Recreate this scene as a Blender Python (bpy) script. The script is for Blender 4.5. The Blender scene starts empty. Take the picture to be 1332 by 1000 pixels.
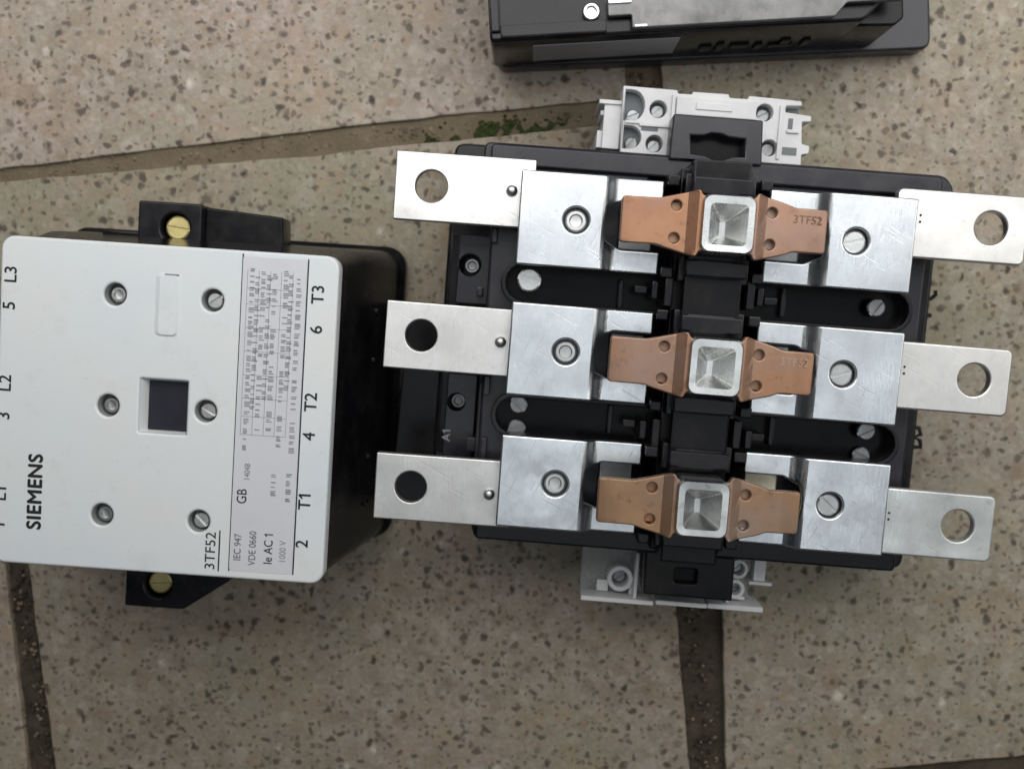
import bpy, bmesh, math, random
from mathutils import Matrix, Vector, noise
S = 0.001                                   # everything below is written in millimetres
R = math.radians
random.seed(7)
scene = bpy.context.scene
col = scene.collection

# ------------------------------------------------------------------ camera
cam_data = bpy.data.cameras.new("camera")
cam_data.sensor_width = 36.0
cam_data.lens = 36.0 * 1333.0 / 1332.0
cam_data.clip_start = 0.01
cam_data.clip_end = 50.0
cam = bpy.data.objects.new("camera", cam_data)
col.objects.link(cam)
# held almost straight above the floor, tipped about four degrees
d = Vector((24.0, 95.0, -1333.0)).normalized()
rot = d.rotation_difference(Vector((0, 0, -1))).to_matrix().to_4x4()
cam.matrix_world = Matrix.Translation((0, 0, 480 * S)) @ rot
cam_data.dof.use_dof = True
cam_data.dof.focus_distance = 0.395
cam_data.dof.aperture_fstop = 8.0
scene.camera = cam

# ------------------------------------------------------------------ world and lamps
world = bpy.data.worlds.new("World")
scene.world = world
world.use_nodes = True
bg = world.node_tree.nodes["Background"]
bg.inputs[0].default_value = (0.80, 0.88, 1.0, 1)
bg.inputs[1].default_value = 0.05

def area_lamp(name, loc, target, sx, sy, power, colour, spread=180):
    l = bpy.data.lights.new(name, 'AREA')
    l.shape = 'RECTANGLE'; l.size = sx; l.size_y = sy
    l.energy = power; l.color = colour; l.spread = R(spread)
    o = bpy.data.objects.new(name, l); col.objects.link(o)
    o.location = loc
    o.rotation_euler = (Vector(target) - Vector(loc)).to_track_quat('-Z', 'Y').to_euler()
    return o
area_lamp("window_light", (0.05, 0.50, 0.55), (0.05, 0.38, 0.0), 1.15, 0.70, 4.6, (1.0, 0.985, 0.96), 122)
area_lamp("side_window_light", (0.95, 0.12, 0.72), (0.10, 0.02, 0.0), 0.75, 0.55, 2.6, (1.0, 0.98, 0.94))
area_lamp("overhead_fill", (0.12, -0.10, 1.15), (0.12, -0.10, 0.0), 1.05, 0.62, 1.8, (0.93, 0.97, 1.0))  # unseen overhead fill, added to brighten the metal plates

scene.view_settings.view_transform = 'Standard'
scene.view_settings.look = 'None'
scene.view_settings.exposure = 0.0
scene.view_settings.gamma = 1.0
scene.view_settings.use_curve_mapping = False

# ------------------------------------------------------------------ material helpers
def new_mat(name):
    m = bpy.data.materials.new(name); m.use_nodes = True
    nt = m.node_tree
    return m, nt, nt.nodes["Principled BSDF"]
def N(nt, t, **kw):
    n = nt.nodes.new(t)
    for k, v in kw.items():
        if k.startswith('i_'):
            key = k[2:]
            n.inputs[int(key) if key.isdigit() else key].default_value = v
        else: setattr(n, k, v)
    return n
def ramp(nt, fac, stops, interp='LINEAR'):
    r = N(nt, 'ShaderNodeValToRGB'); r.color_ramp.interpolation = interp
    els = r.color_ramp.elements
    while len(els) < len(stops): els.new(0.5)
    for e, (p, c) in zip(els, stops):
        e.position = p; e.color = c if len(c) == 4 else (*c, 1)
    nt.links.new(fac, r.inputs[0]); return r.outputs[0]
def mix(nt, fac, a, b, mode='MIX'):
    n = N(nt, 'ShaderNodeMix', data_type='RGBA', blend_type=mode)
    for sock, v in ((n.inputs[0], fac), (n.inputs[6], a), (n.inputs[7], b)):
        if hasattr(v, 'links') or hasattr(v, 'is_linked'): nt.links.new(v, sock)
        elif isinstance(v, (int, float)): sock.default_value = v
        else: sock.default_value = (*v, 1)
    return n.outputs[2]
def math_(nt, op, a, b=None, c=None):
    n = N(nt, 'ShaderNodeMath', operation=op)
    for i, v in enumerate((a, b, c)):
        if v is None: continue
        if isinstance(v, (int, float)): n.inputs[i].default_value = v
        else: nt.links.new(v, n.inputs[i])
    return n.outputs[0]
def pos(nt, scale=(1, 1, 1)):
    g = N(nt, 'ShaderNodeNewGeometry'); m = N(nt, 'ShaderNodeMapping')
    m.inputs['Scale'].default_value = scale
    nt.links.new(g.outputs['Position'], m.inputs[0]); return m.outputs[0]
def noise_tex(nt, vec, scale, detail=3, rough=0.5):
    n = N(nt, 'ShaderNodeTexNoise'); n.inputs['Scale'].default_value = scale
    n.inputs['Detail'].default_value = detail; n.inputs['Roughness'].default_value = rough
    nt.links.new(vec, n.inputs['Vector']); return n.outputs['Fac']
def bump(nt, bsdf, h, strength, dist):
    b = N(nt, 'ShaderNodeBump'); b.inputs['Strength'].default_value = strength
    b.inputs['Distance'].default_value = dist
    nt.links.new(h, b.inputs['Height']); nt.links.new(b.outputs[0], bsdf.inputs['Normal'])

def metal(name, c, rough, metallic=1.0, grain=(400, 60, 400), rvar=0.14, tint=None, bumpd=0.00012, wear=0.25, scratch=0.5, smudge=0.35, vary=False):
    m, nt, b = new_mat(name)
    v = pos(nt); n1 = noise_tex(nt, v, 45, 4, 0.6); n2 = noise_tex(nt, pos(nt, grain), 3.0, 3)
    dark = tuple(x * (1 - wear) for x in c) if tint is None else tint
    cc = mix(nt, ramp(nt, n1, [(0.35, (0, 0, 0)), (0.68, (1, 1, 1))]), c, dark)
    n3 = noise_tex(nt, v, 130, 5, 0.7)
    sm = ramp(nt, n3, [(0.56, (0, 0, 0)), (0.74, (smudge, smudge, smudge))])
    cc = mix(nt, sm, cc, tuple(x * 0.35 for x in c))
    # thin scratches in two directions
    w = []
    for k, (rz, sc) in enumerate(((0.5, (1500, 40, 40)), (2.1, (1300, 50, 50)))):
        g = N(nt, 'ShaderNodeNewGeometry'); mp = N(nt, 'ShaderNodeMapping')
        mp.inputs['Rotation'].default_value = (0, 0, rz); mp.inputs['Location'].default_value = (k * .3, .7, .2)
        mp2 = N(nt, 'ShaderNodeMapping'); mp2.inputs['Scale'].default_value = sc
        nt.links.new(g.outputs['Position'], mp.inputs[0]); nt.links.new(mp.outputs[0], mp2.inputs[0])
        nn = noise_tex(nt, mp2.outputs[0], 1.0, 2)
        w.append(ramp(nt, nn, [(0.66, (0, 0, 0)), (0.72, (1, 1, 1))]))
    scr_ = math_(nt, 'MAXIMUM', w[0], w[1])
    cc = mix(nt, math_(nt, 'MULTIPLY', scr_, scratch * 0.5), cc, tuple(min(1, x * 0.6) for x in c))
    if vary:
        oi = N(nt, 'ShaderNodeObjectInfo')
        cc = mix(nt, 1.0, cc, ramp(nt, oi.outputs['Random'], [(0, (0.85, 0.95, 1.0)), (0.5, (1.0, 0.98, 0.92)), (1, (1.0, 0.86, 0.84))]), 'MULTIPLY')
        big = noise_tex(nt, v, 22, 3, 0.6)
        cc = mix(nt, ramp(nt, big, [(0.45, (0, 0, 0)), (0.7, (0.55, 0.55, 0.55))]), cc, (0.42, 0.33, 0.29))
    nt.links.new(cc, b.inputs['Base Color'])
    b.inputs['Metallic'].default_value = metallic
    r = math_(nt, 'MULTIPLY_ADD', n1, rvar * 2, rough - rvar)
    r = math_(nt, 'MULTIPLY_ADD', n2, 0.12, r)
    r = math_(nt, 'MULTIPLY_ADD', n3, 0.25, math_(nt, 'SUBTRACT', r, 0.125))
    nt.links.new(r, b.inputs['Roughness'])
    low = noise_tex(nt, v, 28, 1)
    h = math_(nt, 'MULTIPLY_ADD', n2, 0.05, low)
    h = math_(nt, 'MULTIPLY_ADD', scr_, -0.04 * scratch, h)
    bump(nt, b, h, 0.6, bumpd * 8)
    return m
def plastic(name, c, rough, spec=0.5, dust=0.0, dustc=(0.3, 0.28, 0.25), coarse=0.3, bstr=0.15):
    m, nt, b = new_mat(name)
    v = pos(nt); n1 = noise_tex(nt, v, 60, 5, 0.65); n2 = noise_tex(nt, v, 900, 2)
    dm = ramp(nt, n1, [(0.45, (0, 0, 0)), (0.75, (dust, dust, dust))])
    cc = mix(nt, dm, c, dustc); nt.links.new(cc, b.inputs['Base Color'])
    nt.links.new(math_(nt, 'MULTIPLY_ADD', n1, coarse, rough - coarse / 2), b.inputs['Roughness'])
    b.inputs['Specular IOR Level'].default_value = spec
    bump(nt, b, n2, bstr, 0.0001)
    return m

M = {}
M['black'] = plastic('black_plastic', (0.008, 0.008, 0.011), 0.24, 0.26, 0.06)
M['black2'] = plastic('black_moulding', (0.005, 0.005, 0.0065), 0.24, 0.2, 0.04)
M['slate'] = plastic('slate_plastic', (0.014, 0.014, 0.022), 0.30, 0.42, 0.08)
M['pit'] = plastic('recess_plastic', (0.002, 0.002, 0.003), 0.25, 0.14)
M['window'] = plastic('window_plastic', (0.012, 0.013, 0.022), 0.4, 0.5)
def aged_white():
    m, nt, b = new_mat('off_white_plastic'); v = pos(nt)
    n1 = noise_tex(nt, v, 14, 3, 0.5); n2 = noise_tex(nt, v, 75, 6, 0.7); n3 = noise_tex(nt, v, 600, 3, 0.6)
    c = ramp(nt, n1, [(0.3, (0.68, 0.73, 0.77)), (0.5, (0.72, 0.755, 0.77)), (0.7, (0.735, 0.755, 0.735))])
    c = mix(nt, ramp(nt, n2, [(0.55, (0, 0, 0)), (0.78, (0.30, 0.30, 0.30))]), c, (0.50, 0.48, 0.43))
    c = mix(nt, ramp(nt, n3, [(0.66, (0, 0, 0)), (0.74, (0.25, 0.25, 0.25))]), c, (0.35, 0.33, 0.30))
    nt.links.new(c, b.inputs['Base Color'])
    nt.links.new(math_(nt, 'MULTIPLY_ADD', n2, 0.25, 0.28), b.inputs['Roughness'])
    b.inputs['Specular IOR Level'].default_value = 0.45
    bump(nt, b, math_(nt, 'MULTIPLY_ADD', n3, 0.1, n1), 0.25, 0.0006); return m
M['white'] = aged_white()
M['auxwhite'] = plastic('pale_grey_plastic', (0.62, 0.62, 0.63), 0.45, 0.45, 0.35, (0.38, 0.38, 0.38))
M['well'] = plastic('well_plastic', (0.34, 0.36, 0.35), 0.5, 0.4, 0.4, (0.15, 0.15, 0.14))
M['auxgrey'] = plastic('grey_cavity_plastic', (0.12, 0.14, 0.15), 0.5, 0.4, 0.2)
def clear_plastic():
    m, nt, b = new_mat('clear_plastic'); v = pos(nt); n1 = noise_tex(nt, v, 90, 4, 0.6)
    b.inputs['Base Color'].default_value = (0.72, 0.76, 0.74, 1); b.inputs['Transmission Weight'].default_value = 0.82
    nt.links.new(math_(nt, 'MULTIPLY_ADD', n1, 0.4, 0.05), b.inputs['Roughness']); b.inputs['IOR'].default_value = 1.25
    bump(nt, b, n1, 0.3, 0.001); return m
M['clear'] = clear_plastic()
M['ink'] = plastic('black_print', (0.02, 0.02, 0.022), 0.6, 0.3, 0, bstr=0)
M['midink'] = plastic('worn_print', (0.12, 0.12, 0.13), 0.6, 0.3, 0.4, (0.4, 0.4, 0.42), bstr=0)
M['greyink'] = plastic('faded_print', (0.25, 0.25, 0.28), 0.6, 0.3, 0.5, (0.5, 0.5, 0.52), bstr=0)
M['lightink'] = plastic('pale_print', (0.34, 0.34, 0.38), 0.6, 0.3, 0.4, (0.6, 0.6, 0.62), bstr=0)
M['label'] = plastic('sticker_paper', (0.64, 0.65, 0.68), 0.45, 0.4, 0.3, (0.57, 0.57, 0.62), 0.2, 0.05)
M['zinc'] = metal('zinc_plate', (0.79, 0.83, 0.86), 0.25, wear=0.28, bumpd=0.00024)
M['tab'] = metal('tinned_bar', (0.82, 0.81, 0.79), 0.36, grain=(500, 50, 400), wear=0.2, smudge=0.25, bumpd=0.0002)
M['film'] = metal('scuffed_bar', (0.80, 0.83, 0.82), 0.32, rvar=0.24, metallic=0.75, wear=0.35, smudge=0.6, bumpd=0.0003)
M['screw'] = metal('screw_steel', (0.70, 0.71, 0.70), 0.30, wear=0.35)
M['darkscrew'] = metal('dull_and_shaded_steel', (0.30, 0.31, 0.32), 0.35, wear=0.4)  # dull screws; also puts shade into the colour of the fixed contacts
M['clip'] = metal('clip_steel', (0.80, 0.81, 0.80), 0.22, wear=0.35, smudge=0.7)
M['copper'] = metal('copper', (0.40, 0.245, 0.15), 0.38, 0.75, rvar=0.14, tint=(0.28, 0.175, 0.12), smudge=0.8, vary=True)
M['brass'] = metal('brass', (0.74, 0.64, 0.30), 0.36, 0.85, tint=(0.42, 0.35, 0.15), smudge=0.7)
M['contact'] = metal('contact_alloy', (0.72, 0.66, 0.50), 0.4, 0.8)
M['steelgrey'] = metal('grey_steel', (0.24, 0.24, 0.24), 0.5, 0.6, wear=0.4)
M['strip'] = plastic('grey_strip', (0.30, 0.30, 0.32), 0.5, 0.5, 0.2)
M['stamp'] = plastic('stamped_marks', (0.23, 0.13, 0.08), 0.6, 0.3, 0, bstr=0)
M['stamp2'] = plastic('pale_stamped_marks', (0.42, 0.28, 0.21), 0.6, 0.3, 0, bstr=0)

def terrazzo():
    m, nt, b = new_mat('terrazzo')
    v = pos(nt)
    wob = N(nt, 'ShaderNodeTexNoise'); wob.inputs['Scale'].default_value = 240; wob.inputs['Detail'].default_value = 2
    nt.links.new(v, wob.inputs['Vector'])
    sub = N(nt, 'ShaderNodeVectorMath', operation='SUBTRACT'); sub.inputs[1].default_value = (0.5, 0.5, 0.5)
    nt.links.new(wob.outputs['Color'], sub.inputs[0])
    sc = N(nt, 'ShaderNodeVectorMath', operation='SCALE'); sc.inputs['Scale'].default_value = 0.0046
    nt.links.new(sub.outputs[0], sc.inputs[0])
    add = N(nt, 'ShaderNodeVectorMath', operation='ADD')
    nt.links.new(v, add.inputs[0]); nt.links.new(sc.outputs[0], add.inputs[1])
    def chips(scale, keep, rmin, rmax, off, stretch=(1, 1, 1)):
        mp = N(nt, 'ShaderNodeMapping'); mp.inputs['Location'].default_value = off
        mp.inputs['Scale'].default_value = stretch
        mp.inputs['Rotation'].default_value = (0, 0, off[0] * 37)
        nt.links.new(add.outputs[0], mp.inputs[0])
        vo = N(nt, 'ShaderNodeTexVoronoi', voronoi_dimensions='2D'); vo.inputs['Scale'].default_value = scale
        nt.links.new(mp.outputs[0], vo.inputs['Vector'])
        sp = N(nt, 'ShaderNodeSeparateColor'); nt.links.new(vo.outputs['Color'], sp.inputs[0])
        on = math_(nt, 'LESS_THAN', sp.outputs[0], keep)
        rad = math_(nt, 'MULTIPLY_ADD', sp.outputs[1], rmax - rmin, rmin)
        e = math_(nt, 'SUBTRACT', rad, vo.outputs['Distance'])
        e = math_(nt, 'MULTIPLY', e, 6.0)
        cl = N(nt, 'ShaderNodeClamp'); nt.links.new(e, cl.inputs[0])
        return math_(nt, 'MULTIPLY', cl.outputs[0], on), sp.outputs[2]
    big = noise_tex(nt, v, 9, 3); mid = noise_tex(nt, v, 85, 6, 0.72); fine = noise_tex(nt, v, 420, 4, 0.7)
    c = ramp(nt, mid, [(0.28, (0.20, 0.165, 0.135)), (0.5, (0.395, 0.345, 0.305)), (0.72, (0.52, 0.47, 0.43))])
    c = mix(nt, ramp(nt, big, [(0.42, (0, 0, 0)), (0.62, (0.7, 0.7, 0.7))]), c, (0.32, 0.33, 0.235))
    c = mix(nt, ramp(nt, fine, [(0.42, (0.5, 0.5, 0.5)), (0.66, (0, 0, 0))]), c, (0.22, 0.18, 0.145))
    big2 = noise_tex(nt, pos(nt, (1.3, 1, 1)), 17, 4, 0.6)
    c = mix(nt, ramp(nt, big2, [(0.5, (0, 0, 0)), (0.68, (0.55, 0.55, 0.55))]), c, (0.36, 0.28, 0.205))
    # pale chips, tan chips, then the dark ones on top
    k, h = chips(120, 0.34, 0.12, 0.42, (0.31, 0.12, 0)); 
    c = mix(nt, math_(nt, 'MULTIPLY', k, 0.22), c, (0.58, 0.54, 0.49))
    k, h = chips(95, 0.36, 0.10, 0.40, (0.77, 0.42, 0), (1, 1.5, 1))
    c = mix(nt, math_(nt, 'MULTIPLY', k, 0.65), c, ramp(nt, h, [(0, (0.31, 0.22, 0.15)), (0.5, (0.37, 0.28, 0.21)), (1, (0.24, 0.25, 0.185))]))
    for sc_, kp, of in ((140, .7, (0.41, 0.21, 0)), (75, .5, (0.05, 0.57, 0)), (210, .6, (0.63, 0.33, 0))):
        k, h = chips(sc_, kp, 0.2, 0.55, of)
        c = mix(nt, math_(nt, 'MULTIPLY', k, 0.42), c, ramp(nt, h, [(0, (0.22, 0.16, 0.105)), (0.3, (0.40, 0.32, 0.23)), (0.55, (0.30, 0.275, 0.235)), (0.8, (0.47, 0.43, 0.38)), (1, (0.25, 0.245, 0.19))]))
    k, h = chips(290, 0.46, 0.10, 0.46, (0.17, 0.63, 0))
    c = mix(nt, math_(nt, 'MULTIPLY', k, 0.8), c, (0.14, 0.11, 0.085))
    k, h = chips(140, 0.50, 0.08, 0.37, (0.53, 0.91, 0), (1, 1.35, 1))
    c = mix(nt, math_(nt, 'MULTIPLY', k, 0.8), c, ramp(nt, h, [(0, (0.045, 0.038, 0.032)), (0.6, (0.10, 0.085, 0.068)), (1, (0.20, 0.185, 0.145))]))
    k2, h2 = chips(100, 0.26, 0.08, 0.31, (0.93, 0.27, 0), (1.45, 1, 1))
    c = mix(nt, math_(nt, 'MULTIPLY', k2, 0.9), c, ramp(nt, h2, [(0, (0.04, 0.035, 0.03)), (1, (0.10, 0.09, 0.07))]))
    k, h = chips(70, 0.035, 0.10, 0.24, (0.23, 0.77, 0))
    c = mix(nt, math_(nt, 'MULTIPLY', k, 0.8), c, (0.66, 0.62, 0.57))
    oi = N(nt, 'ShaderNodeObjectInfo'); c = mix(nt, 1.0, c, oi.outputs['Color'], 'MULTIPLY')
    nt.links.new(c, b.inputs['Base Color'])
    nt.links.new(math_(nt, 'MULTIPLY_ADD', mid, 0.3, 0.48), b.inputs['Roughness'])
    b.inputs['Specular IOR Level'].default_value = 0.35
    bump(nt, b, math_(nt, 'SUBTRACT', math_(nt, 'ADD', fine, mid), math_(nt, 'MULTIPLY', k2, 0.8)), 0.7, 0.0007)
    return m
M['terrazzo'] = terrazzo()
def soil():
    m, nt, b = new_mat('joint_dirt'); v = pos(nt)
    n1 = noise_tex(nt, v, 70, 5, 0.7); n2 = noise_tex(nt, v, 700, 4, 0.7)
    c = ramp(nt, n1, [(0.3, (0.035, 0.026, 0.016)), (0.55, (0.07, 0.054, 0.035)), (0.75, (0.13, 0.105, 0.07))])
    c = mix(nt, ramp(nt, n2, [(0.45, (0, 0, 0)), (0.7, (0.5, 0.5, 0.5))]), c, (0.03, 0.024, 0.018))
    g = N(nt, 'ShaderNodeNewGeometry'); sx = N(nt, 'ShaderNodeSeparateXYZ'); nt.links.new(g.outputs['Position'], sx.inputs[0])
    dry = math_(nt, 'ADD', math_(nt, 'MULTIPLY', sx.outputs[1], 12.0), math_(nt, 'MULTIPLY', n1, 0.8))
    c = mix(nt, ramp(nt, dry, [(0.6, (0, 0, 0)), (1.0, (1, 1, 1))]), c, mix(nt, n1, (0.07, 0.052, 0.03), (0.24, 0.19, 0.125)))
    nt.links.new(c, b.inputs['Base Color']); b.inputs['Roughness'].default_value = 0.85
    bump(nt, b, n2, 0.8, 0.0012); return m
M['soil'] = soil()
M['pebble'] = plastic('sand_grain', (0.22, 0.18, 0.125), 0.8, 0.3, 0.8, (0.09, 0.07, 0.05))
M['moss'] = plastic('moss', (0.035, 0.050, 0.014), 0.85, 0.2, 0.6, (0.09, 0.085, 0.035))

# ------------------------------------------------------------------ mesh helpers (millimetres in, metres out)
def link(name, me, mat, parent=None, loc=None, rz=0.0):
    o = bpy.data.objects.new(name, me); col.objects.link(o)
    if mat is not None and not me.materials: me.materials.append(M[mat])
    if parent is not None: o.parent = parent
    if loc: o.location = [c * S for c in loc]
    if rz: o.rotation_euler = (0, 0, rz)
    return o
def finish(bm, name, ang=35):
    bmesh.ops.recalc_face_normals(bm, faces=bm.faces)
    me = bpy.data.meshes.new(name); bm.to_mesh(me); bm.free()
    me.transform(Matrix.Scale(S, 4))
    me.shade_smooth(); me.set_sharp_from_angle(angle=R(ang))
    for p in me.polygons:
        if abs(p.normal.z) > 0.9999: p.use_smooth = False
    return me
def rrect(cx, cy, w, h, r, n=5):
    p = []
    for sx, sy, a0 in ((1, 1, 0), (-1, 1, 90), (-1, -1, 180), (1, -1, 270)):
        ox, oy = cx + sx * (w / 2 - r), cy + sy * (h / 2 - r)
        for i in range(n + 1):
            a = R(a0 + 90 * i / n); p.append((ox + r * math.cos(a), oy + r * math.sin(a)))
    return p
def rounded(pts, r, n=4):
    out = []; L = len(pts)
    for i in range(L):
        p0, p1, p2 = Vector(pts[i - 1]), Vector(pts[i]), Vector(pts[(i + 1) % L])
        a = (p0 - p1); b = (p2 - p1); rr = min(r, a.length * .45, b.length * .45)
        A = p1 + a.normalized() * rr; B = p1 + b.normalized() * rr
        for k in range(n + 1):
            t = k / n; out.append(tuple((1 - t) ** 2 * A + 2 * t * (1 - t) * p1 + t * t * B))
    return out
def circ(cx, cy, r, n=28):
    return [(cx + r * math.cos(2 * math.pi * i / n), cy + r * math.sin(2 * math.pi * i / n)) for i in range(n)]
def stadium(cx, cy, hx, hy, n=8):
    p = []
    for s, a0 in ((1, -90), (-1, 90)):
        for i in range(n + 1):
            a = R(a0 + 180 * i / n); p.append((cx + s * (hx - hy) + hy * math.cos(a), cy + hy * math.sin(a)))
    return p
def plate(name, outlines, z0, z1, bev=0.5, res=2):
    """solid slab from z0 to z1; the first outline is the edge, the others are holes right through it"""
    cu = bpy.data.curves.new(name, 'CURVE'); cu.dimensions = '2D'; cu.fill_mode = 'BOTH'
    for pts in outlines:
        sp = cu.splines.new('POLY'); sp.points.add(len(pts) - 1); sp.use_cyclic_u = True
        for q, p in zip(sp.points, pts): q.co = (p[0], p[1], 0, 1)
    h = (z1 - z0) / 2
    cu.extrude = max(h - bev, 1e-4); cu.bevel_depth = bev; cu.bevel_resolution = res; cu.offset = -bev
    ob = bpy.data.objects.new(name, cu); col.objects.link(ob)
    me = bpy.data.meshes.new_from_object(ob.evaluated_get(bpy.context.evaluated_depsgraph_get()))
    bpy.data.objects.remove(ob); bpy.data.curves.remove(cu)
    me.materials.clear()
    bm = bmesh.new(); bm.from_mesh(me); bpy.data.meshes.remove(me)
    bmesh.ops.remove_doubles(bm, verts=bm.verts, dist=1e-3)
    bmesh.ops.translate(bm, verts=bm.verts, vec=(0, 0, z0 + h))
    return finish(bm, name, 40)
def bm_box(bm, x0, x1, y0, y1, z0, z1, bev=0.0, seg=2):
    r = bmesh.ops.create_cube(bm, size=1)
    bmesh.ops.scale(bm, verts=r['verts'], vec=(x1 - x0, y1 - y0, z1 - z0))
    bmesh.ops.translate(bm, verts=r['verts'], vec=((x0 + x1) / 2, (y0 + y1) / 2, (z0 + z1) / 2))
    if bev:
        es = list({e for v in r['verts'] for e in v.link_edges})
        bmesh.ops.bevel(bm, geom=es, offset=bev, segments=seg, affect='EDGES', profile=0.6)
def box(name, x0, x1, y0, y1, z0, z1, bev=0.5):
    bm = bmesh.new(); bm_box(bm, x0, x1, y0, y1, z0, z1, bev); return finish(bm, name)
def boxes(name, lst, bev=0.4):
    bm = bmesh.new()
    for b in lst: bm_box(bm, *b, bev)
    return finish(bm, name)
def parts(name, lst, mat, parent, bev=0.4):
    return [link(name, box(name, *b, bev), mat, parent) for b in lst]
def bm_lathe(bm, prof, cx=0, cy=0, n=28):
    rings = []
    for r, z in prof:
        if r < 1e-6: rings.append([bm.verts.new((cx, cy, z))])
        else: rings.append([bm.verts.new((cx + r * math.cos(2 * math.pi * i / n), cy + r * math.sin(2 * math.pi * i / n), z)) for i in range(n)])
    for a, b in zip(rings, rings[1:]):
        for i in range(n):
            j = (i + 1) % n
            if len(a) == 1 and len(b) > 1: bm.faces.new((a[0], b[i], b[j]))
            elif len(b) == 1 and len(a) > 1: bm.faces.new((a[i], a[j], b[0]))
            elif len(a) > 1: bm.faces.new((a[i], a[j], b[j], b[i]))
def lathe(name, prof, n=28):
    bm = bmesh.new(); bm_lathe(bm, prof, 0, 0, n); return finish(bm, name)
def loft(name, rings, cap0=True, cap1=True, ang=35):
    """rings: list of (points, z) with equal counts"""
    bm = bmesh.new(); vs = [[bm.verts.new((p[0], p[1], z)) for p in pts] for pts, z in rings]
    n = len(vs[0])
    for a, b in zip(vs, vs[1:]):
        for i in range(n): bm.faces.new((a[i], a[(i + 1) % n], b[(i + 1) % n], b[i]))
    if cap0: bm.faces.new(vs[0])
    if cap1: bm.faces.new(vs[-1])
    return finish(bm, name, ang)
def prism(name, prof, y0, y1, bev=0.0):
    """profile in x-z, run along y"""
    bm = bmesh.new()
    a = [bm.verts.new((x, y0, z)) for x, z in prof]; b = [bm.verts.new((x, y1, z)) for x, z in prof]
    n = len(prof)
    for i in range(n): bm.faces.new((a[i], a[(i + 1) % n], b[(i + 1) % n], b[i]))
    bm.faces.new(a); bm.faces.new(b)
    if bev: bmesh.ops.bevel(bm, geom=list(bm.edges), offset=bev, segments=2, affect='EDGES')
    return finish(bm, name)
def slot_screw(name, r, h=2.0, slot=0.22, n=26):
    """round head with a straight slot, top at z=0"""
    bm = bmesh.new(); d = 0.9
    bm_lathe(bm, [(0, -h - 4), (r * .55, -h - 4), (r * .55, -h), (r, -h), (r, -d), (0, -d)], n=n)
    for s in (1, -1):
        w = r * slot; a0 = math.asin(w / r)
        pts = [(r * math.cos(a0 + (math.pi - 2 * a0) * i / 12), s * r * math.sin(a0 + (math.pi - 2 * a0) * i / 12)) for i in range(13)]
        inner = [(p[0] * .86, s * max(w, abs(p[1]) * .86)) for p in pts]
        v0 = [bm.verts.new((*p, -d)) for p in pts]; v1 = [bm.verts.new((*p, -.35)) for p in pts]; v2 = [bm.verts.new((*p, 0)) for p in inner]
        for A, B in ((v0, v1), (v1, v2)):
            for i in range(13): bm.faces.new((A[i], A[(i + 1) % 13], B[(i + 1) % 13], B[i]))
        bm.faces.new(v2)
    return finish(bm, name)
def cup_screw(name, r):
    """round head with a dished socket, top at z=0"""
    bm = bmesh.new()
    bm_lathe(bm, [(0, -7), (r * .6, -7), (r * .6, -2.6), (r, -2.6), (r, -.6), (r * .86, 0), (r * .62, 0), (r * .5, -1.3), (0, -1.5)], n=24)
    return finish(bm, name)
def text_mesh(name, s, size, bold=0.0, thick=0.06):
    cu = bpy.data.curves.new(name, 'FONT'); cu.body = s; cu.size = size
    cu.space_character = 1.0 + bold * .3
    cu.align_x = 'CENTER'; cu.align_y = 'CENTER'; cu.extrude = thick; cu.resolution_u = 4
    ob = bpy.data.objects.new(name, cu); col.objects.link(ob)
    me = bpy.data.meshes.new_from_object(ob.evaluated_get(bpy.context.evaluated_depsgraph_get()))
    bpy.data.objects.remove(ob); bpy.data.curves.remove(cu)
    me.materials.clear()
    bm = bmesh.new(); bm.from_mesh(me); bpy.data.meshes.remove(me)
    if s.endswith('1'):                       # the figure one gets its flag
        xm = max(v.co.x for v in bm.verts); yt = max(v.co.y for v in bm.verts if v.co.x > xm - .05)
        w = size * .085; a = [(xm - w * .9, yt), (xm - w * .9, yt - w * 1.3), (xm - size * .26, yt - size * .24), (xm - size * .26, yt - size * .15)]
        f = [[bm.verts.new((*p, z)) for p in a] for z in (-thick, thick)]
        bm.faces.new(f[1]); bm.faces.new(f[0][::-1])
        for k in range(4): bm.faces.new((f[0][k], f[0][(k + 1) % 4], f[1][(k + 1) % 4], f[1][k]))
    if bold:
        src = bm.copy(); me0 = bpy.data.meshes.new('t'); src.to_mesh(me0); src.free()
        for k, (dx, dy) in enumerate(((bold, 0), (-bold, 0), (0, bold), (0, -bold))):
            m2 = me0.copy(); m2.transform(Matrix.Translation((dx, dy, .012 * (k + 1)))); bm.from_mesh(m2); bpy.data.meshes.remove(m2)
        bpy.data.meshes.remove(me0)
    me = bpy.data.meshes.new(name); bm.to_mesh(me); bm.free()
    me.transform(Matrix.Scale(S, 4)); return me
def empty(name, label, cat, loc, rz):
    o = bpy.data.objects.new(name, None); col.objects.link(o)
    o.empty_display_size = 0.02
    o.location = [c * S for c in loc]; o.rotation_euler = (0, 0, R(rz))
    o['label'] = label; o['category'] = cat
    return o

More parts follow.
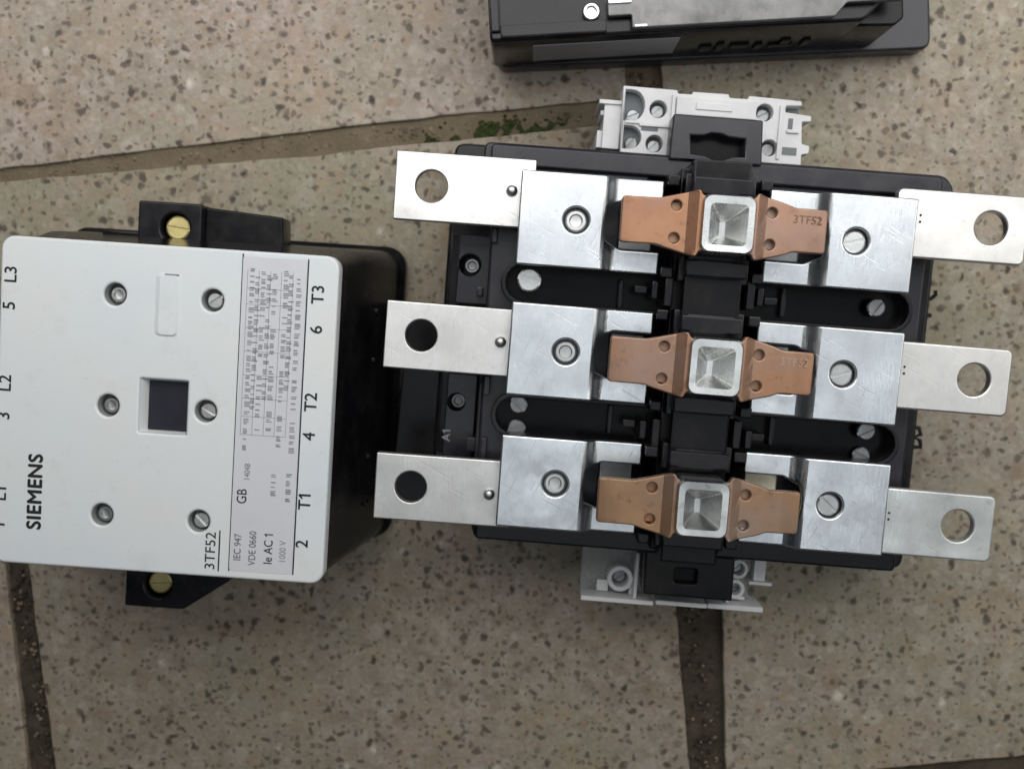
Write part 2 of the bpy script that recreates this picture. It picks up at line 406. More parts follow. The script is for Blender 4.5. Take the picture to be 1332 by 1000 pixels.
# ------------------------------------------------------------------ floor: terrazzo tiles over joint dirt
ground_bm = bmesh.new()
bmesh.ops.create_grid(ground_bm, x_segments=160, y_segments=160, size=420)
for v in ground_bm.verts:
    v.co.z = (-2.0 if v.co.y > 45 + v.co.x * .08 and v.co.x < 40 else -3.6) + 1.2 * noise.noise(Vector((v.co.x * .06, v.co.y * .06, 3))) 
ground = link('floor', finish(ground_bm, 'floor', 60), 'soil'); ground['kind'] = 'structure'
TA = R(5.6)                                   # the tiling runs 5.6 degrees off the picture's axes
ux, uy = Vector((math.cos(TA), math.sin(TA))), Vector((-math.sin(TA), math.cos(TA)))
def edge_noise(pts, amp=1.0, step=5.0, seed=0):
    out = []
    for i in range(len(pts)):
        a, b = Vector(pts[i]), Vector(pts[(i + 1) % len(pts)]); L = (b - a).length; n = max(2, int(L / step))
        nrm = Vector((-(b - a).y, (b - a).x)).normalized()
        for k in range(n):
            p = a.lerp(b, k / n); q = Vector((p.x * .05, p.y * .05, seed))
            w = amp * (noise.noise(q) + .6 * noise.noise(q * 3.7))
            if k == 0: w = 0
            out.append(tuple(p + nrm * w))
    return out
tiles = [
    [(-262, 64.6), (-175, 75.0), (-94, 84.0), (-35, 90.5), (44, 97.5), (34, 300), (-292, 270)],           # above the cross joint
    [(-258, 59.6), (-157, 68.0), (-96, 72.4), (-64, 76.4), (-32, 79.0), (47.8, 87.0), (69.5, -144), (77, -222), (88, -330), (-218, -330), (-231, -222), (-241, -121), (-249, -30)],
    [(60, 108), (40, 300), (370, 330), (370, -196), (236, -211.5), (150, -220.5), (94.5, -226), (91.5, -144), (74, -20)],
    [(96, -238), (150, -233), (236, -224), (370, -208), (370, -340), (106, -340)],
    [(-400, 40), (-274, 58), (-252, -121), (-244.5, -222), (-232, -340), (-400, -340)],
    [(-400, 54), (-400, 280), (-306, 280), (-276, 66)],
]
for i, t in enumerate(tiles):
    me = plate('floor_tile', [edge_noise(t, .5, 3.5, i * 3.1)], -7.0, 0.0, 0.7, 1)
    o = link('floor_tile', me, 'terrazzo', ground)
    o.color = ((1.0, 0.96, 0.95, 1), (0.87, 0.85, 0.79, 1), (0.94, 0.93, 0.87, 1), (.9, .86, .8, 1), (1, .95, .9, 1), (1, .97, .93, 1))[i]

def scatter(name, mat, spots, rmin, rmax, zc, flat=1.0, kind='stuff', parent=None):
    bm = bmesh.new()
    for x, y in spots:
        r = random.uniform(rmin, rmax)
        g = bmesh.ops.create_icosphere(bm, subdivisions=1, radius=r)
        for v in g['verts']:
            v.co *= random.uniform(.65, 1.2); v.co.z *= flat
        bmesh.ops.rotate(bm, verts=g['verts'], matrix=Matrix.Rotation(random.random() * 6, 3, 'Z'))
        bmesh.ops.translate(bm, verts=g['verts'], vec=(x, y, zc + random.uniform(-.4, .4)))
    o = link(name, finish(bm, name, 30), mat, parent); o['kind'] = kind; return o
spots = []
for _ in range(420):
    t = random.random(); y = 109 - t * 340
    spots.append((51.6 + (109 - y) * .102 + random.gauss(0, 4.5), y))
for _ in range(160):
    y = -110 - random.random() * 130
    spots.append((-246.6 + (-121 - y) * .095 + random.gauss(0, 3.5), y))
for _ in range(260):
    x = -270 + random.random() * 310
    spots.append((x, 86.5 + x * .083 + (random.random() - .5) * 7))
spots0 = [(x + random.gauss(0, 2.0), y + random.gauss(0, 1.2)) for x, y in spots]
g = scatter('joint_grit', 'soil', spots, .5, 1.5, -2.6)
g['label'] = 'brown grit and crumbs lying in the joints between the tiles'; g['category'] = 'grit'
spots = []
for _ in range(2200):
    x = random.gauss(-14, 17); y = 83.6 + x * .09 + random.gauss(0, 2.3)
    if noise.noise(Vector((x * .16, y * .2, 9))) > -.12 + abs(x + 17) * .012: spots.append((x, y))
g = scatter('joint_pebbles', 'pebble', [p for p in spots0 if random.random() < .45], .4, 1.2, -2.0)
g['label'] = 'pale sand grains scattered along the tile joints'; g['category'] = 'sand'
g = scatter('moss', 'moss', spots, .35, 1.0, -1.3)
g['label'] = 'green moss in the tile joint beside the open contactor'; g['category'] = 'moss'

# ------------------------------------------------------------------ the open contactor
con = empty('open_contactor', 'open black contactor with three copper contact bridges and silver terminal bars', 'contactor', (67.64, -20.65, 0), -4.4)
base = [(-108, 87), (103, 87), (107, 80), (107, -87.5), (-88, -88), (-90, -58), (-108, -56)]
link('base_plate', plate('base_plate', [rounded(base, 5)], 0.5, 22, 1.6), 'black', con)
hous = [(-93, 83), (95, 83), (99, 78), (99, 70), (91, 66), (90, -81), (-86, -81), (-88, 60), (-93, 66)]
link('housing', plate('housing', [rounded(hous, 3), rrect(0, 0, 50, 150, 4)], 21, 56, 1.2), 'slate', con)
link('housing_lip', plate('housing_lip', [rounded([(-90, 82), (93, 82), (93, 73.5), (-90, 73.5)], 2)], 55.5, 59, 1.0), 'slate', con)
link('housing_lip', plate('housing_lip', [rounded([(-85, -72), (89, -72), (89, -80), (-85, -80)], 2)], 55.5, 61, 1.0), 'black', con)
link('well_floor', box('well_floor', -27, 27, -77, 77, 22, 34, .5), 'pit', con)
me_tr = plate('screw_trough', [stadium(0, 0, 83, 9.2), stadium(0, 0, 81, 7.4)], 55, 66, .5)
me_fl = plate('trough_floor', [stadium(0, 0, 81.4, 7.8)], 55, 56.6, .2)
for y in (26.6, -27.2):
    t = link('screw_trough', me_tr, 'black', con, (1, y, 0))
    link('trough_floor', me_fl, 'pit', t)
# pillars and ribs in the dark gaps
me_ms = slot_screw('mounting_screw', 4.8); me_ms2 = slot_screw('mounting_screw', 3.7)
for x, y, a in ((-70.5, 28, -.25), (70, 27.5, 1.0), (-71, -22.8, -.7), (71, -22.6, .5), (-71, -33.0, .3), (71, -33.4, -.4)):
    o = link('mounting_screw', me_ms if y > 0 and x < 0 else me_ms2, 'screw' if x < 0 else 'darkscrew', con, (x, y, 63 if y > -30 else 60), a)
link('shade_slab', plate('shade_slab', [rounded([(-104, 16), (-125, 15), (-127.5, -77), (-88, -77), (-86, -50)], 2)], 0.4, 9, .8), 'black2', con)  # black slab added to give the deep shade under the left bars
# coil terminals on the left flank
me_ct = plate('coil_terminal', [rrect(-94.5, 31, 14, 29, 1.2), circ(-96.2, 33, 4.6)], 21, 42, .5)
me_ct2 = plate('coil_terminal', [rrect(-96, -32, 13, 36, 1.2), circ(-98, -26, 4.6)], 21, 38, .5)
me_cs = cup_screw('coil_screw', 3.3)
for me_, x, y, z in ((me_ct, -95.6, 33, 36), (me_ct2, -97.6, -26, 32)):
    t = link('coil_terminal', me_, 'slate', con); link('coil_screw', me_cs, 'darkscrew', t, (x, y, z))
parts('coil_rib', [(-88, -86, -52, -16, 22, 50), (-88, -85.5, 14, 46, 22, 48), (-92, -88, -46, -40, 22, 46)], 'slate', con, .4)
parts('side_post', [(-106, -100, 14, 47, 20, 27), (-106, -101, -50, -14, 20, 26)], 'black2', con, .6)
link('terminal_mark', text_mesh('terminal_mark', 'A1', 5, .05), 'lightink', con, (-101.2, -40.5, 38.1), R(90))

# guide ribs, latch stubs and wall ends crowding the gaps between the poles
rr_ = random.Random(5)
for y in (26.6, -27.2):
    for s_ in (-1, 1):
        for x, w, h, z in ((16, 3, 11, 78), (21, 2.4, 7, 74), (26, 5, 3, 70), (33, 2, 12, 61)):
            dy = rr_.uniform(-1.5, 1.5)
            link('guide_rib', box('guide_rib', s_ * x - w / 2, s_ * x + w / 2, y - h / 2 + dy, y + h / 2 + dy, 56.4, z + rr_.uniform(-1.5, 1.5), .5), 'black', con)
for y in (70, 34.5, 18, -17.5, -35.5, -70.5):
    for s_ in (-1, 1):
        link('latch_stub', box('latch_stub', s_ * 17.5 - 2.2, s_ * 17.5 + 2.2, y - 2, y + 2, 34, 80 + rr_.uniform(-3, 3), .6), 'black', con)
for x, y0, y1, z in ((-84, -50, -38, 60), (-84.5, -20, -12, 63), (-104, -10, 10, 34), (-100, -14, -11, 36), (-104.5, -58, -54, 30), (-86, 42, 48, 60), (-91, 20, 24, 46)):
    link('flank_rib', box('flank_rib', x - 1.2, x + 1.2, y0, y1, 9, z, .5), 'slate', con)
# moving carrier
parts('carrier', [(-11, 11, -78, 78, 60, 84), (-14, 14, -76, 76, 60, 72)], 'black2', con, .8)
me_col = boxes('carrier_collar', [(-11.5, 11.5, -3, 3, 70, 90), (-9, 9, -3.6, 3.6, 70, 86), (11, 13.5, -5, 5, 66, 82), (-13.5, -11, -5, 5, 66, 82)], .6)
for y in (52 + 15.5, 52 - 15.5, 15.5, -15.5, -52 + 15.5, -52 - 15.5):
    link('carrier_collar', me_col, 'black', con, (0, y, 0))

# copper bridges with their steel clips
br = [(-38.5, 8.4), (-25, 8.4), (-22, 9.2), (-10.5, 12.2), (-9.5, 10), (9.5, 10), (10.5, 12.2), (22, 9.2), (25, 8.0), (37, 8.0),
      (37, -8.0), (25, -8.0), (22, -9.4), (10.5, -12.4), (9.5, -10), (-9.5, -10), (-10.5, -12.4), (-22, -9.6), (-25, -8.6), (-38.5, -8.6)]
me_br = plate('contact_bridge', [rounded(br, 1.4), circ(-18.6, 6, 1.9, 18), circ(-18.6, -6, 1.9, 18), circ(16.5, 5.6, 1.9, 18), circ(16.5, -6, 1.9, 18), rrect(0, -.3, 15.6, 16.8, 1)], 96.5, 100, .55)
def bend_bridge(me):
    bm = bmesh.new(); me.transform(Matrix.Scale(1 / S, 4)); bm.from_mesh(me)
    for x in (-14.5, -12.6, -10.8, 10.8, 12.6, 14.5, -30, 30):
        bmesh.ops.bisect_plane(bm, geom=bm.verts[:] + bm.edges[:] + bm.faces[:], plane_co=(x, 0, 0), plane_no=(1, 0, 0))
    for v in bm.verts:
        t = min(1, max(0, (14.5 - abs(v.co.x)) / 3.7)); v.co.z += 2.4 * t * t * (3 - 2 * t)
        if abs(v.co.x) > 30: v.co.z -= .03 * (abs(v.co.x) - 30) ** 1.6
    bmesh.ops.triangulate(bm, faces=[f for f in bm.faces if len(f.verts) > 4])
    return finish(bm, 'contact_bridge', 28)
me_br = bend_bridge(me_br)
me_tip = [box('contact_tip', -37.5, -26, -7.4, 7.2, 93.5, 96.6, .4), box('contact_tip', 25, 36, -7, 7, 93.5, 96.6, .4)]
me_bs = [box('bridge_backing', -30, -10.2, -7.6, 7.6, 94.6, 96.55, .3), box('bridge_backing', 10.2, 28, -7.6, 7.6, 94.6, 96.55, .3)]
def clip_mesh():
    o3 = rrect(0, 0, 19.6, 21.2, 3.2); o2 = rrect(0, 0, 18.4, 20, 3.0); i1 = rrect(0, -.2, 13.8, 15.0, 1.8); i2 = rrect(0, -.2, 12.6, 13.8, 1.4)
    low = rrect(0, -.8, 2.2, 5.2, .4)
    return loft('bridge_clip', [(o3, 88), (o3, 104.0), (o2, 105.2), (i1, 105.0), (i2, 103.6), (low, 92.5)], True, True, 30)
me_clip = clip_mesh()
for i, y in enumerate((52.2, 0.2, -52.4)):
    b = link('contact_bridge', me_br, 'copper', con, (0, y, 0), R((.3, -.2, .5)[i]))
    link('bridge_clip', me_clip, 'clip', b)
    for q in me_bs: link('bridge_backing', q, 'copper', b)
    for q in me_tip: link('contact_tip', q, 'contact', b)
    if i < 2:
        link('stamping', text_mesh('stamping', '3TF52', 4.2, .03, .05), ('stamp', 'stamp2')[i], b, (29.6, 3.8, 100.03))

# terminal plates: bent zinc sheet with a notch under the bridge
def bent_plate(name, side):
    # built as a flat slab with notch and screw hole, then folded along two lines
    ol = [(20.5, 18.2), (76.4, 18.2), (76.4, -18.2), (20.5, -18.2), (20.5, -9.6), (36, -9.6), (42.4, -6.5), (43.2, 0), (42.4, 6.5), (36, 9.6), (20.5, 9.6)]
    ol = rounded(ol, 0.7, 2)
    hole = circ(54.1, 0.2, 5.1)
    bm = bmesh.new()
    me = plate(name, [ol, hole], 76.4, 80, .7)
    me.transform(Matrix.Scale(1 / S, 4)); bm.from_mesh(me); bpy.data.meshes.remove(me)
    for x in (38.2, 39.4, 40.6, 41.8, 43.0, 44.2):
        bmesh.ops.bisect_plane(bm, geom=bm.verts[:] + bm.edges[:] + bm.faces[:], plane_co=(x, 0, 0), plane_no=(1, 0, 0))
    for v in bm.verts:
        t = min(1, max(0, (44.2 - v.co.x) / 6.0)); t = t * t * (3 - 2 * t)
        v.co.z -= 5.2 * t
        v.co.x *= side
    bmesh.ops.triangulate(bm, faces=[f for f in bm.faces if len(f.verts) > 4])
    me = finish(bm, name, 32); return me
me_pl = {s: bent_plate('terminal_plate', s) for s in (-1, 1)}
me_leg = {s: boxes('plate_leg', [(min(s * 46, s * 75.6), max(s * 46, s * 75.6), -17.4, 17.4, 56.2, 76.5)], .4) for s in (-1, 1)}
me_ts = {-1: cup_screw('terminal_screw', 4.3), 1: slot_screw('terminal_screw', 4.3, 2, .16)}
me_fc = {s: box('fixed_contact', min(s * 23, s * 36), max(s * 23, s * 36), -9, 9, 40, 66, .6) for s in (-1, 1)}
me_pin = lathe('locating_pin', [(2.3, 70), (2.3, 73.2), (1.9, 74.2), (1.0, 74.8), (0, 75)], 16)
rows = (51.7, 0.3, -51.6)
tabY = {-1: (61.6, 2.0, -58.2), 1: (61.0, 1.8, -56.8)}
tabX = {-1: 126.3, 1: 122.5}
holeX = {-1: 111.8, 1: 108.4}
me_tab = {}
for s in (-1, 1):
    x0, x1 = sorted((s * 71, s * tabX[s]))
    me_tab[s] = plate('terminal_bar', [rrect((x0 + x1) / 2, 0, x1 - x0, 26.8, .6 if s < 0 else 2.4), circ(s * holeX[s], .3, 6.4)], 67.5, 72, .5 if s < 0 else .8)
for s in (-1, 1):
    for i in range(3):
        p = link('terminal_plate', me_pl[s], 'zinc', con, (0, rows[i], 0), R(random.uniform(-.3, .3)))
        link('plate_leg', me_leg[s], 'slate', p)
        link('terminal_screw', me_ts[s], 'screw', p, (s * 54.1, .2, 78.0), random.uniform(-.8, .8))
        link('fixed_contact', me_fc[s].copy(), 'contact' if (s > 0 and i == 2) else 'darkscrew', con, (0, rows[i], 0))  # contacts are alike; dark steel paints shade on all but the lower right
        t = link('terminal_bar', me_tab[s], 'tab', con, (0, tabY[s][i], (0, -.4, -.7)[i]), R((.25, -.1, .4, .1, -.2, -.3)[i + (3 if s > 0 else 0)]))
        if s > 0 and i == 2:
            t.material_slots[0].link = 'OBJECT'; t.material_slots[0].material = M['film']
            t['label'] = 'dull scuffed grey terminal bar'
        if s < 0: link('locating_pin', me_pin, 'screw', t, (-80.0, .8 - i * .5, 0))
        else:
            for k in (-1.3, 1.3): link('locating_dot', lathe('locating_dot', [(.5, 71.9), (.5, 72.15), (0, 72.2)], 8), 'ink', t, (80.5, 2 + k, 0))
# hooks on the right flank
def hook(name, pts, r):
    cu = bpy.data.curves.new(name, 'CURVE'); cu.dimensions = '3D'; cu.bevel_depth = r; cu.bevel_resolution = 2; cu.use_fill_caps = True
    sp = cu.splines.new('POLY'); sp.points.add(len(pts) - 1)
    for q, p in zip(sp.points, pts): q.co = (*p, 1)
    ob = bpy.data.objects.new(name, cu); col.objects.link(ob)
    me = bpy.data.meshes.new_from_object(ob.evaluated_get(bpy.context.evaluated_depsgraph_get()))
    bpy.data.objects.remove(ob); bpy.data.curves.remove(cu); me.materials.clear()
    me.transform(Matrix.Scale(S, 4)); me.shade_smooth(); return me
link('flank_hook', hook('flank_hook', [(105, 34, 16), (109, 34.6, 17), (111, 36.5, 17), (110.6, 38.5, 17)], .9), 'black', con)
link('flank_hook', hook('flank_hook', [(105, 27.5, 16), (110, 27.2, 17)], .9), 'black', con)
link('flank_hook', hook('flank_hook', [(105, -23, 16), (109.5, -23.5, 18), (110.5, -26.5, 18), (107.5, -27.5, 18), (110.5, -29, 18), (111, -32, 18), (106, -32.5, 17)], 1.0), 'black', con)

# auxiliary contact blocks
me_as = slot_screw('terminal_screw', 2.7)
def arc_recess(name, cx, cy, r0, r1, a0, a1, z0, z1):
    n = 12; o = [(cx + r1 * math.cos(R(a0 + (a1 - a0) * i / n)), cy + r1 * math.sin(R(a0 + (a1 - a0) * i / n))) for i in range(n + 1)]
    i_ = [(cx + r0 * math.cos(R(a1 + (a0 - a1) * i / n)), cy + r0 * math.sin(R(a1 + (a0 - a1) * i / n))) for i in range(n + 1)]
    return o + i_
def dshape(x0, cy, w, hh, n=10):
    return [(x0, cy + hh)] + [(x0 + w * .35 + w * .65 * math.cos(R(90 - 180 * i / n)), cy + hh * math.sin(R(90 - 180 * i / n))) for i in range(n + 1)] + [(x0, cy - hh)]
au = link('auxiliary_block', plate('auxiliary_block', [
    rounded([(-37.8, 111.4), (-15.2, 111.2), (-15.0, 109.8), (-9, 109.9), (-9, 111), (6, 111), (6.4, 109.6), (14, 109.6), (14.4, 111), (36.2, 110.4), (36.6, 108.4), (30, 108), (30, 105.4), (40.8, 104.6), (40.9, 102.3), (37.2, 102.0), (37.9, 93), (41.2, 92.4), (41.2, 89.2), (38.2, 88.6), (38.4, 84.2), (-36.9, 84)], .5, 2),
    dshape(-36.6, 103.6, 8.4, 6.4), dshape(-36.2, 90.6, 7.6, 4.8), circ(-22.6, 102.8, 3.6, 20), circ(-23.0, 88.6, 3.6, 20), circ(21.4, 104.6, 3.6, 20), circ(24.6, 90.4, 3.4, 20)], 30, 46.5, .4), 'auxwhite', con)
link('block_base', box('block_base', -36.8, 37, 84.2, 110, 2, 41, .5), 'auxgrey', au)
parts('side_wing', [(-47, -37.5, 104.2, 106, 12, 43), (-44.6, -37.4, 86, 104.4, 12, 42), (-46.8, -44.4, 86.4, 93.6, 12, 40), (-46, -44, 100, 102, 12, 40)], 'auxwhite', au, .4)
parts('centre_strip', [(-15.4, 17.6, 101, 108.2, 46, 48.4), (-7.4, 7.6, 103.4, 106.4, 48, 49.0)], 'auxwhite', au, .4)
parts('raised_rib', [(-30, -16, 95.4, 96.6, 46, 47.6), (-36, -28, 96.2, 97.4, 46, 47.4), (-17.2, -15.8, 85, 109, 46, 47.6), (27.6, 29, 86, 108, 46, 47.4), (31, 36, 97, 98.4, 46, 47.6)], 'auxwhite', au, .25)
parts('cavity', [(30, 36, 88, 91.2, 46.2, 46.8), (31.5, 33.4, 98.6, 103, 46.2, 46.9), (-29, -22, 93.6, 95.2, 46.2, 46.7)], 'auxgrey', au, .15)
for x, y, a in ((-22.6, 102.4, .8), (-23.0, 88.0, .8), (21.4, 104.0, .5), (24.6, 90.0, 1), (-32.6, 100.0, .4), (-32.4, 88.6, .9)):
    link('terminal_screw', me_as, 'darkscrew', au, (x, y, 43.0), a)
tong = link('guide_tongue', plate('guide_tongue', [rounded([(-17.8, 98.6), (18.2, 98.6), (19.2, 80.5), (-18.2, 80.5)], 1), [(-10.2, 90.6), (-5, 90.6), (-2, 91.8), (2, 91.8), (5, 90.8), (11.6, 90.6), (12, 83.6), (7, 83.4), (1.5, 80.9), (-4, 83.2), (-9.6, 83.4)]], 48.2, 61, .8), 'slate', con)
link('tongue_floor', box('tongue_floor', -14, 15, 80.8, 94, 47.4, 53, .2), 'pit', tong)
# the lower block
al = link('auxiliary_block', plate('auxiliary_block', [
    rounded([(-38.5, -82), (-38, -104.4), (-33, -106), (-9, -105), (-8.4, -103.6), (-3, -103.6), (-2.4, -104.6), (14, -104), (14.6, -102.8), (22, -103), (37.6, -104.6), (38.4, -102.6), (35.6, -101), (34.6, -95), (41, -94), (41.4, -82)], .5, 2),
    circ(-21.4, -96.6, 3.0, 22), circ(28.2, -97.4, 2.4, 20), [(33, -87), (39, -86.6), (39, -91), (33, -91.2)]], 34, 37, .4), 'clear', con)
parts('edge_strip', [(-38, -7, -105.8, -103.9, 20, 48), (-6, 16, -105.2, -103.3, 20, 48), (16.4, 40, -105.2, -103.0, 20, 47.5), (-15.6, -14.2, -103.9, -84, 20, 46), (24.4, 25.6, -102.6, -84, 20, 45), (34, 44, -94.6, -93.2, 26, 43), (36, 41, -93, -84, 34, 42)], 'auxwhite', al, .3)
for x, y, r0, r1 in ((-21.4, -96.6, 3.6, 5.6), (28.3, -97.2, 2.6, 4.2), (29.0, -88.4, 2.8, 4.2)):
    q = link('terminal_collar', plate('terminal_collar', [circ(0, 0, r1), circ(0, 0, r0)], 22, 43, .4), 'auxwhite', al, (x, y, 0))
    link('terminal_screw', me_as, 'darkscrew', q, (0, 0, 38), x)
parts('brace', [(-31, -26, -103.6, -98.6, 36.5, 39), (-17, -15, -103.8, -98, 36.5, 40), (25, 33, -101.8, -100.6, 36.5, 42)], 'auxwhite', al, .3)
tong = link('guide_tongue', plate('guide_tongue', [rounded([(-13.5, -80), (24, -80), (24.2, -98.6), (-13, -98.4)], 1), rrect(4, -89.5, 9, 6, .6)], 44, 58, .8), 'black2', con)
link('tongue_floor', box('tongue_floor', -4, 12, -94, -85, 44, 54, .2), 'pit', tong)

# ------------------------------------------------------------------ the white-faced cover
cov = empty('contactor_cover', 'white-faced contactor cover on a deep black skirt with printed rating table', 'contactor cover', (-138.26, -37.24, 0), -3.8)
fx0, fx1, fy0, fy1 = -67.5, 62.0, -64.5, 62.2
fcx, fcy, fw, fh = (fx0 + fx1) / 2, (fy0 + fy1) / 2, fx1 - fx0, fy1 - fy0
scr = [(-23.3, 42.4), (14.2, 42.5), (-24.4, -.4), (13.4, -.1), (-25.2, -43), (12.6, -43)]
face = link('face_plate', plate('face_plate', [rrect(fcx, fcy, fw, fh, 5), rrect(-3.0, .6, 18.6, 20.8, .6)] + [circ(x, y, 4.3) for x, y in scr], 82, 90, 1.0, 3), 'white', cov)
# skirt flares out to its foot on the right and at the top
def rr(x0, x1, y0, y1, r): return rrect((x0 + x1) / 2, (y0 + y1) / 2, x1 - x0, y1 - y0, r, 6)
sk = [(rr(-79, 77, -63.5, 71.5, 9), 1), (rr(-79, 77, -63.5, 71.5, 9), 7), (rr(-76, 74.4, -63.2, 69.6, 8), 9), (rr(-70, 66, -64, 66.5, 6.5), 55), (rr(-67.4, 62.6, -64.3, 62.8, 5.5), 72), (rr(-66.8, 61.3, -63.8, 61.5, 5), 82.2)]
link('skirt', loft('skirt', sk, True, True, 25), 'black2', cov)
parts('skirt_rib', [(66, 70, y - 1, y + 1, 4, 40) for y in (-42, -21, 21, 42)], 'black2', cov, .5)
me_fs = cup_screw('cover_screw', 3.1)
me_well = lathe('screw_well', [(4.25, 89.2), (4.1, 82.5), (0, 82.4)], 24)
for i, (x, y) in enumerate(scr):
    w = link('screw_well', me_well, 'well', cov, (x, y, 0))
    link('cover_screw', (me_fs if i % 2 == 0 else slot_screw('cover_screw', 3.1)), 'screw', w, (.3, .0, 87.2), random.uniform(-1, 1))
# square window: sloped frame, dark plunger
wf = link('window_frame', loft('window_frame', [(rrect(-3.0, .6, 18.5, 20.7, .6), 89.6), (rrect(-2.2, .5, 16.6, 19.6, .6), 87.0), (rrect(-2.2, .5, 16.4, 19.4, .6), 83.0)], False, False), 'white', cov)
link('plunger', box('plunger', -10.4, 6.0, -9.2, 10.2, 82.2, 85.2, .4), 'window', wf)
# raised oblong button, label sheet and printed lines
link('raised_pad', loft('raised_pad', [(rrect(-3.2, 39.6, 9.5, 24, 2), 89.9), (rrect(-2.6, 39.6, 6.6, 22.6, 1.6), 90.7)], False, True, 20), 'white', cov)
link('pad_notch', box('pad_notch', -4.2, 1, 51.0, 51.5, 89.9, 90.75, .05), 'greyink', cov)
link('rating_label', plate('rating_label', [rrect(37.6, -.6, 24.6, 121.5, 1)], 89.9, 90.15, .05, 1), 'label', cov)
Zp = 90.08
def print_text(s, x, y, size, bold=0.0, mat='ink', z=Zp, sx=1.0):
    o = link('lettering', text_mesh('lettering', s, size, bold), mat, cov, (x, y, z), R(90)); o.scale = (sx, 1, 1); return o
for s, x, y in (('L3', -63.3, 47.4), ('5', -63.6, 35.5), ('L2', -64.2, 5.6), ('3', -64.4, -7), ('L1', -64.8, -37), ('1', -65, -49.5),
                ('T3', 54.6, 47.4), ('6', 54.6, 34.0), ('T2', 54.0, 6.2), ('4', 54.0, -7), ('T1', 53.6, -32), ('2', 53.4, -49)):
    print_text(s, x, y, 6.7, .06)
print_text('SIEMENS', -51.3, -35.8, 7.7, .22, sx=.98)
print_text('3TF52', 17.9, -54.2, 5.6, .0, sx=1.04)
def line(x0, x1, y0, y1, mat='ink', z=Zp): 
    return link('printed_line', box('printed_line', x0, x1, y0, y1, z - .05, z + .06, 0), mat, cov)
line(20.9, 21.4, -62, -46)
line(25.0, 25.5, -61.6, 61); line(50.0, 50.5, -61.4, 60.4)
ZL = 90.24
for s, x, y, sz in (('IEC 947', 28.4, -52.0, 3.9), ('VDE 0660', 34.2, -52.0, 3.9), ('Ie AC 1', 40.4, -51.6, 4.8), ('1000 V', 46.0, -52.6, 3.6), ('GB', 29.2, -32.0, 5.4), ('14048', 30.8, -22.4, 3.2)):
    print_text(s, x, y, sz, .0, 'ink' if sz > 4 else ('midink' if sz > 3.7 else 'greyink'), ZL, .84)
# rating table: faint rules and rows of print too small to read
tb = bmesh.new()
for x in (27.2, 31.6, 36.0, 40.2, 44.6): bm_box(tb, x, x + .18, -8, 55, ZL - .05, ZL + .02)
for y in (-8, -1, 6, 15, 24, 33, 42, 48): bm_box(tb, 27.2, 44.6, y, y + .18, ZL - .05, ZL + .02)
link('table_rules', finish(tb, 'table_rules'), 'lightink', cov)
tb = bmesh.new()
for x, y0, y1 in ((28.3, -14, 55), (30.4, 2, 54), (32.6, -6, 55), (34.8, 6, 54), (37.0, -6, 55), (41.2, -12, 55), (43.2, 10, 54), (46.2, -14, 54), (40.0, -31, -22), (45.8, -33, -21)):
    y = y0
    while y < y1:
        w = random.uniform(1.0, 3.0)
        if random.random() < .92:
            n = max(1, int(w / .75))
            for k in range(n):
                h = random.uniform(1.3, 2.2)
                bm_box(tb, x, x + h, y + k * .75, y + k * .75 + random.uniform(.35, .6), ZL - .05, ZL + .02)
        y += w + random.uniform(.3, 1.1)
o = link('table_print', finish(tb, 'table_print'), 'greyink', cov); o['kind'] = 'stuff'
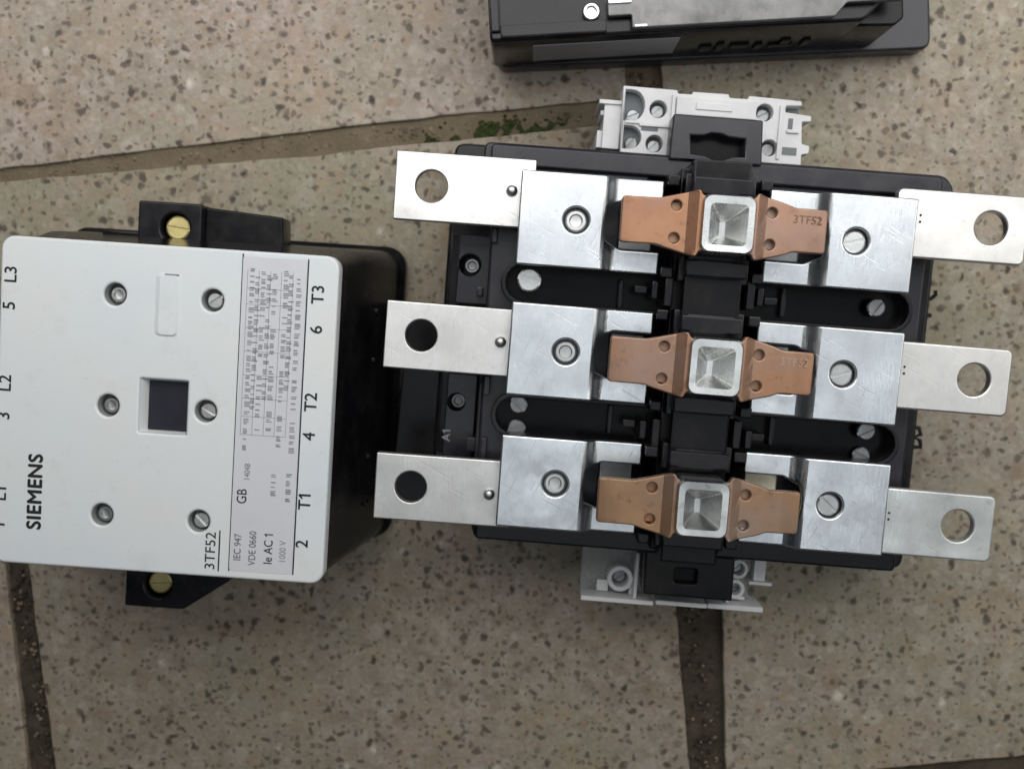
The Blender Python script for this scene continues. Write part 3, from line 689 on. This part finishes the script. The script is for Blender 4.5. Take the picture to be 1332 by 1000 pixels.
# fixing lugs with brass screws
me_bsn = slot_screw('brass_screw', 5.0, 2.4, .1)
lg = link('fixing_lug', plate('fixing_lug', [rounded([(-29.5, 60), (-29.5, 81.5), (-3, 81.5), (-3, 60)], 1.2), circ(-14, 71.2, 6.2)], 34, 54, .8), 'black', cov)
link('lug_floor', box('lug_floor', -24, -5, 63, 80, 36, 44, .2), 'pit', lg)
link('brass_screw', me_bsn, 'brass', lg, (-13.6, 71.2, 51.5), -.1)
link('lug_arm', plate('lug_arm', [rounded([(-3.2, 60), (-3.2, 80.8), (29.4, 78.6), (30.4, 60)], .8)], 34, 49, .8), 'black2', lg)
link('lug_step', box('lug_step', -46, -29, 60, 68.5, 30, 50, .6), 'black2', lg)
lg = link('fixing_lug', plate('fixing_lug', [rounded([(-30, -60), (-30.4, -91), (-5, -91), (14.5, -77), (15, -60)], 1), circ(-16.2, -80.6, 6.0)], 34, 50, .8), 'black', cov)
link('lug_floor', box('lug_floor', -26, -6, -88, -70, 36, 42, .2), 'pit', lg)
link('brass_screw', me_bsn, 'brass', lg, (-16.2, -80.4, 47.5), .1)

# ------------------------------------------------------------------ third unit, cut by the top of the frame
thd = empty('contactor_housing', 'black contactor housing with grey steel plate and lighter grey strip', 'contactor', (-15, 108.8, 0), 2.9)
link('base_plate', plate('base_plate', [rounded([(0, 0), (193, -2.5), (193, 140), (0, 140)], 5)], .5, 12, 1.2), 'slate', thd)
link('housing', plate('housing', [rounded([(-1.5, .6), (150, .6), (158, 8), (158, 139), (-1.5, 139)], 2)], 11, 54, 1.4), 'black', thd)
parts('housing_ledge', [(3, 46, 1.4, 6.5, 53, 56.5), (-1, 3, 4, 139, 53, 56)], 'black', thd, .7)
link('strip', box('strip', 16, 77, -.1, .4, 21, 46, .05), 'strip', thd)  # lighter grey strip along the front face
pl = link('steel_plate', plate('steel_plate', [rounded([(56, 1.8), (137, 1.8), (142, 7), (165, 7), (165, 130), (48, 130), (48, 14), (46.5, 14), (46.5, 7), (56, 7)], .8)], 55, 58.5, .5), 'steelgrey', thd)
parts('plate_edge', [(46.8, 56, 11.6, 13.2, 58, 59.4), (57, 62, 2, 3, 58, 59)], 'zinc', pl, .3)
link('mounting_screw', cup_screw('mounting_screw', 3.6), 'screw', thd, (40, 9.6, 57.5))
link('latch_block', plate('latch_block', [rounded([(141, 1), (165, 0), (169, 3), (169, 11), (146, 11)], 1)], 11, 46, 1), 'black2', thd)
parts('rim_mark', [(88 + q, 88 + q + w, -.5, .8, z, z + h) for q, w, z, h in ((0, 5, 22, 7), (7, 3, 20, 12), (13, 8, 24, 5), (24, 3, 19, 9), (30, 10, 22, 4), (34, 4, 27, 6), (44, 3, 21, 10))], 'pit', thd, .4)
